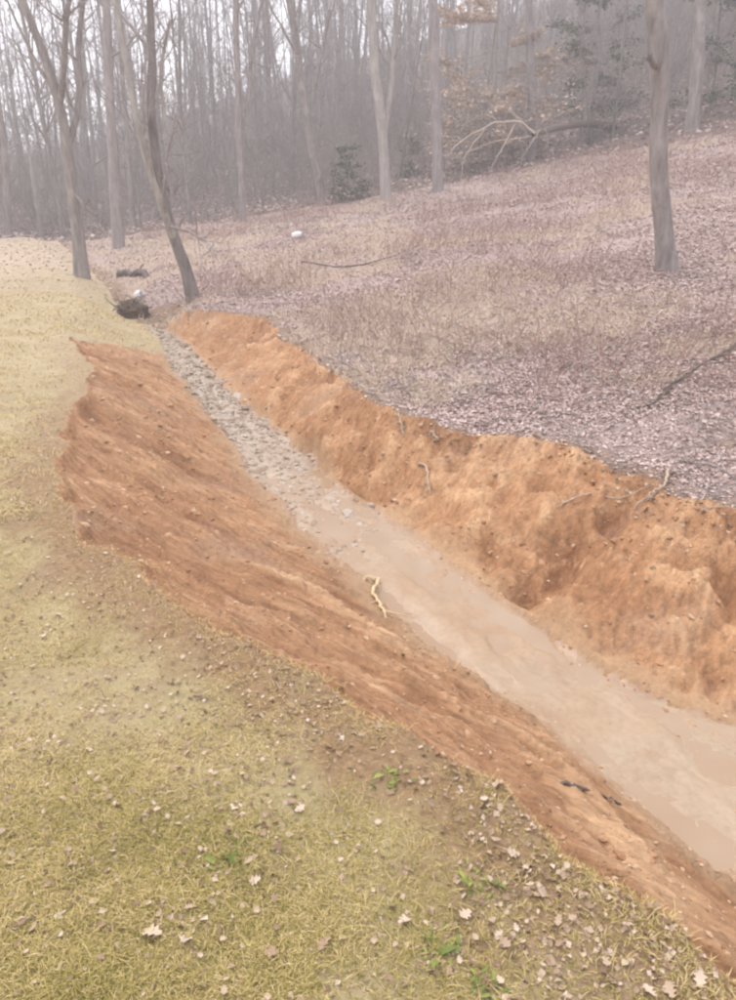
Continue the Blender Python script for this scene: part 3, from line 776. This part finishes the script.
hero('woodland_tree', 'pale slender tree at the wood edge left of the tall grey one', (386, 200),
     [(384, 160), (381, 120), (376, 80), (373, 40), (371, 0)], [12, 10, 10, 10, 9, 9], [([(383, 140, 0), (391, 90, .4), (394, 40, .6), (398, -10, 1)], (6, 4))], BARK_P, 19, seed=14, nup=8, top_first=.5)
hero('woodland_tree', 'tall straight pale grey tree at the wood edge near the centre', (438, 192),
     [(437, 150), (436, 110), (435, 70), (434, 30), (433, -10)], [12, 10, 10, 10, 10, 9], [], BARK_M, 21, seed=15, nup=8, top_first=.5)
hero('woodland_tree', 'grey crooked tree at the wood edge above the white litter', (322, 205),
     [(318, 175), (311, 145), (306, 110), (299, 75), (297, 40), (288, -5)], [9, 8, 8, 7, 7, 6, 6], [([(310, 140, 0), (313, 100, .4), (320, 60, .7), (330, 10, 1)], (5, 3)), ([(313, 160, 0), (320, 172, -.3), (318, 182, -.5)], (4, 3))], BARK, 17, seed=16, nup=9, top_first=.4)
hero('woodland_tree', 'straight slim grey tree rising behind the fallen tree', (532, 158),
     [(532, 120), (531, 80), (530, 40), (530, -10)], [9, 8, 8, 8, 7], [], BARK_M, 19, seed=17, nup=8, top_first=.5)
hero('woodland_tree', 'brownish grey tree at the top of the hillside right of the lone tree', (692, 130),
     [(695, 100), (697, 70), (699, 40), (701, 0), (702, -20)], [15, 12, 12, 12, 12, 11], [([(696, 85, 0), (703, 60, .3), (712, 20, .6), (718, -20, .8)], (7, 5))], BARK, 18, seed=18, nup=8, top_first=.5)
hero('woodland_tree', 'broad pale grey trunk between the oak and the leaning tree', (119, 248),
     [(117, 220), (115, 190), (113, 150), (110, 100), (108, 50), (106, 0)], [13, 12, 11, 10, 9, 9, 8], [], BARK_M, 16, seed=19, nup=9, top_first=.45)
hero('dead_snag', 'thin whitish dead stem at the left wood edge', (41, 236), [(39, 215), (36, 195), (33, 180), (31, 165)], [6, 5, 4, 4, 3], [], BARK_P, 5, seed=20, nup=4, top_first=.7)
hero('woodland_tree', 'slim grey tree at the far left edge of the wood', (8, 236), [(6, 190), (2, 140), (-6, 80), (-14, 10)], [9, 8, 8, 7, 6], [], BARK, 15, seed=23, nup=8, top_first=.4)
hero('woodland_tree', 'grey tree with steep branches between leaning tree and crooked tree', (243, 222), [(242, 180), (239, 130), (238, 80), (236, 30), (236, -10)], [8, 7, 7, 6, 6, 6], [([(240, 140, 0), (248, 100, .3), (252, 50, .5), (262, 0, .8)], (4, 3))], BARK, 16, seed=24, nup=9, top_first=.35)

# --- the wood: individual trees
rng = RS(77)
def clear_of(x, y, pts, d): return all((x-a)**2+(y-b)**2 > d*d for a, b in pts)
def px_of(x, y, z):
    dz = z-HC
    f = y*math.cos(PITCH)-dz*math.sin(PITCH); upc = y*math.sin(PITCH)+dz*math.cos(PITCH)
    return 368+FPX*x/f, 500-FPX*upc/f
zones_txt = [(-60, 75, 'left of the oak'), (75, 190, 'between oak and leaning tree'), (190, 320, 'between leaning and crooked trees'),
             (320, 440, 'behind the pale trees'), (440, 560, 'behind the beech'), (560, 660, 'left of the lone tree'), (660, 820, 'right of the lone tree')]
placed = []; bins = {}
def wood(n, kinds, rlo, rhi, word, name, dmin, smin, smax):
    c = 0; tries = 0
    while c < n and tries < 8000:
        tries += 1
        az = math.radians(rng.uniform(-33, 33)); r = rlo+(rhi-rlo)*rng.rand()**.8
        x, y = r*math.sin(az), r*math.cos(az)
        z, zn, a = terrain(np.array([x]), np.array([y]))
        if zn[0] != 5 or not clear_of(x, y, placed, dmin): continue
        px, _ = px_of(x, y, float(z[0]))
        if not (-60 < px < 800): continue
        if px < 260 and rng.rand() < .25: continue
        for lo, hi, txt in zones_txt:
            if lo <= px < hi: break
        k = kinds[rng.randint(len(kinds))]
        s = rng.uniform(smin, smax)
        depth = 'at front of' if r < 47 else 'deep in'
        o = place_tree(k, barks[rng.choice(3, p=[.5, .35, .15])], (x, y, float(z[0])), (rng.normal(0, .035), rng.normal(0, .035)-.02, rng.uniform(0, 6.28)), s,
                   name, word, '%s %s the wood %s' % (word, depth, txt))
        bins.setdefault((word, depth, txt), []).append((px, o))
        placed.append((x, y)); c += 1
ORD = 'first second third fourth fifth sixth seventh eighth ninth tenth eleventh twelfth thirteenth fourteenth fifteenth sixteenth seventeenth eighteenth nineteenth twentieth'.split()
def name_bins():
    for (word, depth, txt), L in bins.items():
        L.sort(key=lambda q: q[0])
        for i, (px, o) in enumerate(L):
            o['label'] = ('%s from left of %s %s wood %s' % (ORD[min(i, 19)], word, depth, txt)) if len(L) > 1 else 'lone %s %s the wood %s' % (word[:-1], depth, txt)
TALL, SLIM, SAP = [0, 1, 2, 3, 4], [5, 6, 7], [8, 9, 10]
wood(70, TALL, 37, 85, 'tall trees', 'woodland_tree', 1.6, .8, 1.25)
wood(100, SLIM, 36, 75, 'slim trees', 'slim_tree', .9, .8, 1.2)
wood(70, SAP, 35, 58, 'bare saplings', 'sapling', .7, .7, 1.2)
name_bins()

# the far wood, one mass beyond the trees one can tell apart
parts = []
for k in range(300):
    az = math.radians(36-72*rng.rand()**1.35); r = rng.uniform(62, 128)
    x, y = r*math.sin(az), r*math.cos(az); z = tz(x, y)
    H = rng.uniform(11, 19); q = 6
    P = path_grow(rng, np.array([[x, y, z-.3]]), np.array([[rng.normal(0, .05), 0, 1.]]), np.array([H]), q, .03, .01)
    R = rng.uniform(.08, .2)*np.linspace(1, .2, q)[None]
    parts.append(tubes(P, R, 4))
    p0, d0, r0, L0 = children_of(rng, P, R, 14, .15, .95, .55, .22, np.array([H]), .3)
    P2 = path_grow(rng, p0, d0, L0, 4, .12, .05); R2 = np.maximum(r0*.4, .02)[:, None]*np.linspace(1, .4, 4)[None]
    parts.append(tubes(P2, R2, 3))
    p1, d1, r1, L1 = children_of(rng, P2, R2, 3, .2, .95, .5, .6, L0, .2)
    parts.append(tubes(path_grow(rng, p1, d1, L1, 3, .12, .05), np.maximum(r1*.5, .014)[:, None]*np.linspace(1, .5, 3)[None], 3))
V, F = join(parts)
tag(mesh_np('distant_wood', V, F, BARK_M), 'grey mass of far bare trees behind the wood', 'distant wood', kind='stuff')

# undergrowth: thin dead stems and brush
def brush(name, pts, L, r, mat, label, lean=.45):
    n = len(pts)
    d = np.stack([rng.normal(0, lean, n), rng.normal(0, lean, n), np.ones(n)], 1)
    P = path_grow(rng, pts-np.array([0, 0, .05]), d, L, 5, .13, -.02)
    R = r[:, None]*np.linspace(1, .35, 5)[None]
    out = [tubes(P, R, 3)]
    p1, d1, r1, L1 = children_of(rng, P, R, 3, .3, .95, .5, .45, L, .1)
    out.append(tubes(path_grow(rng, p1, d1, L1, 3, .15, .0), (r1*.6)[:, None]*np.linspace(1, .5, 3)[None], 3))
    V, F = join(out)
    return tag(mesh_np(name, V, F, mat), label, 'brush', kind='stuff')
p = scatter(rng, 6200, (-34, 34), 35, 62, [5], 1.0)
brush('undergrowth', p, rng.uniform(.8, 3.2, len(p)), rng.uniform(.006, .014, len(p)), TWIG, 'tangle of thin bare stems under the trees of the wood')
p = scatter(rng, 3600, (-34, 34), 58, 125, [5], 1.0)
brush('far_undergrowth', p, rng.uniform(2, 4.6, len(p)), rng.uniform(.012, .03, len(p)), BARK_M, 'grey thicket of bare stems on the far wooded rise', .25)
BRAMBLE = mat_simple('bramble_stem', (.28, .175, .145), (.44, .30, .255), 8)
p = scatter(rng, 7500, (-16, 40), 6, 36, [4], 1.0, lambda x, y, zn, a, g: (a['edge'] > .5) & (fbm(x*.35, y*.35, 3, 66) > -.05+.25*g.rand(len(x))))
brush('hillside_bramble', p, rng.uniform(.2, .85, len(p)), rng.uniform(.0025, .006, len(p)), BRAMBLE, 'sparse reddish dead stems standing over the leafy hillside', .6)
p = scatter(rng, 1600, (-20, 40), 4, 26, [4], 0.5)
brush('fallen_twigs', p+np.array([0, 0, .05]), rng.uniform(.15, .6, len(p)), rng.uniform(.003, .007, len(p)), TWIG, 'small sticks strewn among the hillside leaves', 4.0)
STRAW = mat_rnd('dead_grass_tuft', [(0, (.33, .235, .16)), (.5, (.51, .39, .285)), (1, (.61, .50, .39))])
p = scatter(rng, 26000, (-24, 40), 4, 36, [4], 0.5, lambda x, y, zn, a, g: tan_mask(x, y) > .05+.25*g.rand(len(x)))
tag(blade_stuff('hillside_dry_grass', p, 0.15, 0.003+0.0006*np.hypot(p[:, 0], p[:, 1]), STRAW, rng), 'tan dry grass tufts between the hillside leaves', 'grass', kind='stuff')

# --- evergreens and the beech with pale leaves
def leafy(name, label, px, H, Rc, n, size, mat, zlo, flat=1.0, layers=0, seed=1, bark=BARK, cat='tree', Y=None, tiltv=.8):
    g = RS(seed); b = hit(*px)
    if Y: b = np.array([b[0]*(1+Y/b[1]), b[1]+Y, 0]); b[2] = tz(b[0], b[1])
    root = thing(name, tuple(b), label, cat)
    q = 9
    P = path_grow(g, np.array([[0, 0, -.3]]), np.array([[g.normal(0, .04), g.normal(0, .04), 1.]]), np.array([H]), q, .03, .02)
    R = (0.012*H+.02)*np.linspace(1, .2, q)[None]
    mesh_np('trunk', *tubes(P, R, 7), bark, root)
    nl = 26
    ts = g.uniform(zlo, .96, nl); i = np.clip((ts*(q-1)).astype(int), 0, q-2)
    p0 = P[0, i]; az = np.arange(nl)*2.4; el = g.uniform(-.05, .35, nl)
    d = np.stack([np.cos(az)*np.cos(el), np.sin(az)*np.cos(el), np.sin(el)], 1)
    L = Rc*g.uniform(.7, 1.2, nl)*np.sqrt(np.clip(1.15-ts, .1, 1))
    P1 = path_grow(g, p0, d, L, 6, .08, -.01); R1 = (0.004*H*.5)*np.linspace(1, .3, 6)[None]*np.ones((nl, 1))
    geo = crown_from(g, P1, R1, L, [(7, .45, .4, 4, 3)], .005)
    tag(mesh_np('branches', *join(geo), TWIG, root), kind='stuff')
    pts = []
    p2, d2, r2, L2 = children_of(g, P1, R1, 12, .25, 1., .35, .4, L, .05)
    P2 = path_grow(g, p2, d2, L2, 5, .1, 0)
    fl = P2.reshape(-1, 3); sel = g.randint(0, len(fl), n)
    pts = fl[sel]+g.normal(0, size*1.1, (n, 3))*np.array([1, 1, .6*flat])
    tag(leaf_stuff('foliage', pts, size, mat, g, tiltv, 0, root), kind='stuff')
    return root
EVER = mat_rnd('evergreen_leaf', [(0, (.07, .085, .055)), (.5, (.11, .13, .085)), (1, (.16, .18, .125))])
BEECH = mat_rnd('dry_beech_leaf', [(0, (.54, .41, .31)), (.5, (.68, .55, .45)), (1, (.76, .66, .57))])
leafy('beech_tree', 'young beech keeping pale peach dead leaves in flat layers', (492, 172), 7.5, 3.8, 15000, .12, BEECH, .12, .35, seed=31, bark=BARK_P, tiltv=.3, Y=2.5)
leafy('beech_tree', 'smaller low beech with pale dead leaves right at the tall grey tree', (466, 178), 4.2, 1.9, 2600, .12, BEECH, .1, .35, seed=32, bark=BARK_P, tiltv=.3, Y=2.5)
leafy('evergreen_tree', 'dull green conifer in the wood left of the lone hillside tree', (592, 132), 8.5, 2.0, 6000, .10, EVER, .08, 1, seed=33)
leafy('evergreen_tree', 'dark green conifer at the right edge of the wood', (742, 112), 7.5, 2.4, 6000, .10, EVER, .06, 1, seed=34)
leafy('evergreen_shrub', 'dark green holly low in the wood between crooked and pale trees', (352, 200), 2.6, .9, 1300, .10, EVER, .05, 1, seed=35, cat='shrub')
leafy('evergreen_shrub', 'dark green bush behind the tall straight tree at the wood edge', (412, 178), 2.2, .7, 900, .10, EVER, .05, 1, seed=36, cat='shrub')

# --- fallen tree: dark trunk and pale curved limbs
def px_path(pxs, Y, n=12, dys=None):
    return resample([at_depth(x, y, Y+(dys[i] if dys else 0))[0] for i, (x, y) in enumerate(pxs)], n)
b0 = hit(487, 184); Yf = b0[1]
root = thing('fallen_tree', tuple(b0), 'fallen tree with pale arching limbs lying along the wood edge', 'fallen tree')
m_px = at_depth(535, 140, Yf)[1]
def part_tube(nm, pts, r0, r1, mat, root, b, sides=8):
    r = np.linspace(r0, r1, len(pts)); return mesh_np(nm, *tubes((pts-b)[None], r[None], sides), mat, root)
g0 = hit(606, 141)+np.array([.6, 1.0, .05]); g0[2] = tz(g0[0], g0[1])+.1; j0 = at_depth(533, 134, Yf)[0]
part_tube('trunk', resample([g0, g0*.66+j0*.34+np.array([0, 0, .22]), g0*.33+j0*.67+np.array([0, 0, .18]), j0], 14), 4.5*m_px, 2.6*m_px, DEAD_DK, root, b0)
for pxs, w in (([(530, 137), (500, 140), (470, 150), (450, 160)], 1.1), ([(524, 130), (512, 112), (498, 108), (482, 112)], .9), ([(500, 122), (488, 116), (470, 120), (458, 132)], .8), ([(476, 132), (470, 144), (455, 156)], .7), ([(545, 128), (548, 142), (541, 153)], .8), ([(535, 133), (520, 122), (500, 122), (476, 132), (455, 146), (446, 158)], 2.2), ([(515, 124), (506, 142), (497, 157), (489, 172)], 1.6), ([(485, 128), (474, 143), (464, 160), (461, 184)], 1.5), ([(505, 143), (518, 139), (528, 148)], 1.0), ([(540, 130), (530, 146), (522, 158)], 1.2)):
    part_tube('limb', px_path(pxs, Yf, 12, [(-.1 if w > 1 else .25)*i for i in range(len(pxs))])+RS(int(pxs[0][0]+pxs[1][1])).normal(0, .025, (12, 3)), w*.6*m_px, w*.2*m_px, DEADWOOD, root, b0, 6)

# --- dead branches on the hillside and roots in the clay
def lying(name, pxs, w0, w1, mat, label, cat, twigs=(), lift=.02, n=14, group=None):
    pts = np.array([hit(x, y) for x, y in pxs]); b = pts[0].copy()
    Q = resample(pts, n*2); Q[:, 2] += lift
    gj = RS(int(pxs[0][0]*7+pxs[0][1])); Q[1:-1] += gj.normal(0, w0*.35, (n*2-2, 3)); Q[0, 2] -= lift+w0; Q[-1, 2] -= lift+w1
    root = thing(name, tuple(b), label, cat, group)
    rad = np.linspace(w0, w1, n*2)*gj.uniform(.8, 1.2, n*2)
    mesh_np('stem', *tubes((Q-b)[None], rad[None], 7), mat, root)
    for kk in gj.choice(np.arange(3, n*2-2), 4, replace=False):
        T = path_grow(gj, Q[kk:kk+1], gj.normal(0, 1, (1, 3)), np.array([min(w0*gj.uniform(5, 11), .22)]), 5, .35, -.2)
        mesh_np('rootlet' if name == 'root' else 'twig', *tubes(T-b, (w0*.3*np.linspace(1, .3, 5))[None], 4), mat, root)
    for tp, tw in twigs:
        T = resample([hit(x, y) for x, y in tp], 8); T[:, 2] += lift+np.linspace(0, .03, 8)
        part_tube('twig', T, tw, tw*.4, mat, root, b, 5)
    return root
lying('dead_branch', [(748, 340), (722, 356), (700, 368), (678, 383), (655, 402)], .022, .008, DEAD_DK, 'dark dead branch lying on the hillside at the right edge', 'branch',
      [([(748, 366), (722, 366), (702, 371)], .014), ([(690, 377), (668, 388), (648, 386)], .008)], .03)
lying('dead_branch', [(672, 388), (662, 398), (652, 406), (640, 410)], .012, .005, DEAD_DK, 'short dark stick below the larger hillside branch', 'branch', lift=.02)
lying('dead_branch', [(300, 262), (340, 268), (380, 262), (420, 246)], .02, .01, DEAD_DK, 'long thin fallen branch lying across the far hillside', 'branch', lift=.03)
lying('root', [(364, 580), (378, 583), (373, 592), (378, 604), (386, 618)], .016, .009, ROOT, 'pale orange hooked root on the lawn side of the ditch bed', 'root', [([(384, 614), (396, 619), (410, 624)], .007)], .02, group='roots cut by the digging')
lying('root', [(418, 468), (426, 471), (428, 482), (430, 497)], .012, .006, ROOT_P, 'thin pale root hanging down the far clay bank', 'root', lift=.03, group='roots cut by the digging')
lying('root', [(397, 412), (400, 425), (403, 440)], .014, .008, ROOT_P, 'short pale root at the corner of the leafy bank edge', 'root', lift=.04, group='roots cut by the digging')
lying('root', [(668, 472), (664, 488), (650, 498), (634, 511)], .014, .006, ROOT_P, 'pale bent root below the leaf edge at the right', 'root', lift=.03, group='roots cut by the digging')
lying('root', [(560, 508), (590, 497), (620, 500), (650, 488)], .008, .004, ROOT_P, 'long thin root trailing across the right clay bank', 'root', lift=.012, group='roots cut by the digging')
lying('root', [(430, 437), (438, 443), (434, 444)], .013, .01, ROOT_P, 'little curled pale root near the top of the far bank', 'root', lift=.03, group='roots cut by the digging')
lying('root', [(700, 512), (720, 510), (742, 513)], .008, .004, ROOT_P, 'thin root at the top of the clay by the right edge', 'root', lift=.02, group='roots cut by the digging')
lying('root', [(560, 783), (585, 792), (605, 798), (622, 806)], .009, .005, DEAD_DK, 'dark root shape in place of grey shale along the foot of the near clay bank', 'root', lift=.005, group='roots cut by the digging')  # root-shaped stand-in for a small dark patch of grey shale

# --- root wad, litter
def root_wad(px, label):
    b = hit(*px); g = RS(44)
    root = thing('root_wad', tuple(b), label, 'root wad')
    V = ICO_V[:, None, :]  # soil core: subdivided lump
    n = 28; ph = np.linspace(0, math.pi, n); la = np.linspace(0, 2*math.pi, n+1)[:-1]
    PH, LA = np.meshgrid(ph, la, indexing='ij')
    rad = .32*(1+.35*fbm(PH*2.2+5, np.cos(LA)*1.6+LA*.5, 3, 8))
    V = np.stack([rad*np.sin(PH)*np.cos(LA)*1.25, rad*np.sin(PH)*np.sin(LA), rad*np.cos(PH)*.8+.1], -1).reshape(-1, 3)
    I = np.arange(n*n).reshape(n, n); F = np.stack([I[:-1], I[1:], np.roll(I, -1, 1)[1:], np.roll(I, -1, 1)[:-1]], -1).reshape(-1, 4)
    mesh_np('soil_core', V, F, mat_simple('dark_soil', (.07, .05, .04), (.17, .12, .09), 10, .95, .03), root)
    k = 26
    az = g.uniform(0, 6.28, k); el = g.uniform(-.2, 1.1, k); d = np.stack([np.cos(az)*np.cos(el), np.sin(az)*np.cos(el), np.sin(el)], 1)
    P = path_grow(g, d*.15+np.array([0, 0, .12]), d, g.uniform(.3, .65, k), 7, .3, -.06)
    for i in range(k):
        mesh_np('root', *tubes(P[i:i+1], (g.uniform(.012, .03)*np.linspace(1, .25, 7))[None], 5), DEAD_DK, root)
root_wad((133, 317), 'dark tangled root wad at the head of the ditch')
lying('log', [(118, 277), (132, 276), (148, 277)], .10, .08, DEAD_DK, 'short dark log above the root wad at the ditch head', 'log', lift=.08, n=8)
PLASTIC = M('white_plastic'); PLASTIC.b.inputs['Specular IOR Level'].default_value = .5; WHITE = PLASTIC.col((.80, .80, .80), .4)
CAP = M('grey_plastic').col((.35, .36, .38), .5)
def jug(px, H, label, tilt):
    b = hit(*px)
    root = thing('plastic_jug', tuple(b+np.array([0, 0, H*.25])), label, 'jug'); root.rotation_euler = tilt
    pr_ = [(0, .0), (.30, .0), (.34, .04), (.34, .55), (.30, .68), (.15, .84), (.12, .92), (.12, .97), (0, .97)]
    n = 14; a = np.arange(n)*2*math.pi/n
    V = np.array([[r*H*math.cos(t)*1.0, r*H*math.sin(t)*.85, (z-.4)*H] for r, z in pr_ for t in a])
    I = np.arange(len(pr_)*n).reshape(-1, n); F = np.stack([I[:-1], np.roll(I, -1, 1)[:-1], np.roll(I, -1, 1)[1:], I[1:]], -1).reshape(-1, 4)
    mesh_np('body', V, F, WHITE, root)
    hp = resample([(0.30*H, 0, .20*H), (.44*H, 0, .18*H), (.42*H, 0, .36*H), (.16*H, 0, .42*H)], 9)
    mesh_np('handle', *tubes(hp[None], np.full((1, 9), .045*H), 6), WHITE, root)
    cp = np.array([[0, 0, .56*H], [0, 0, .58*H], [0, 0, .63*H], [0, 0, .635*H]])
    mesh_np('cap', *tubes(cp[None], np.array([[.14, .145, .14, .01]])*H, 10), CAP, root)
jug((139, 298), .32, 'white plastic jug lying against the dark root wad', (1.1, .3, .5))
jug((297, 238), .34, 'white plastic jug lying on the hillside below the crooked tree', (1.3, .2, 1.2))
jug((292, 226), .16, 'tiny white bottle at the wood edge behind the hillside jug', (1.4, .2, .2))

# ---------------------------------------------------------------- haze
xs = (-152, 152); ys = (-152, 152); zs = (-2.2, 40)
HV = [(x, y, z) for z in zs for y in ys for x in xs]
HF = [(0, 2, 3, 1), (4, 5, 7, 6), (0, 1, 5, 4), (2, 6, 7, 3), (0, 4, 6, 2), (1, 3, 7, 5)]
hm = bpy.data.materials.new('haze_air'); hm.use_nodes = True
hm.node_tree.nodes.clear()
ho = hm.node_tree.nodes.new('ShaderNodeOutputMaterial'); hv = hm.node_tree.nodes.new('ShaderNodeVolumePrincipled')
hv.inputs['Color'].default_value = (.97, .96, .975, 1); hv.inputs['Density'].default_value = HAZE; hv.inputs['Anisotropy'].default_value = 0.2
hm.node_tree.links.new(hv.outputs[0], ho.inputs['Volume'])
tag(mesh_np('haze', HV, HF, hm, None, False), 'pale damp winter air over the whole place', 'haze', kind='stuff')
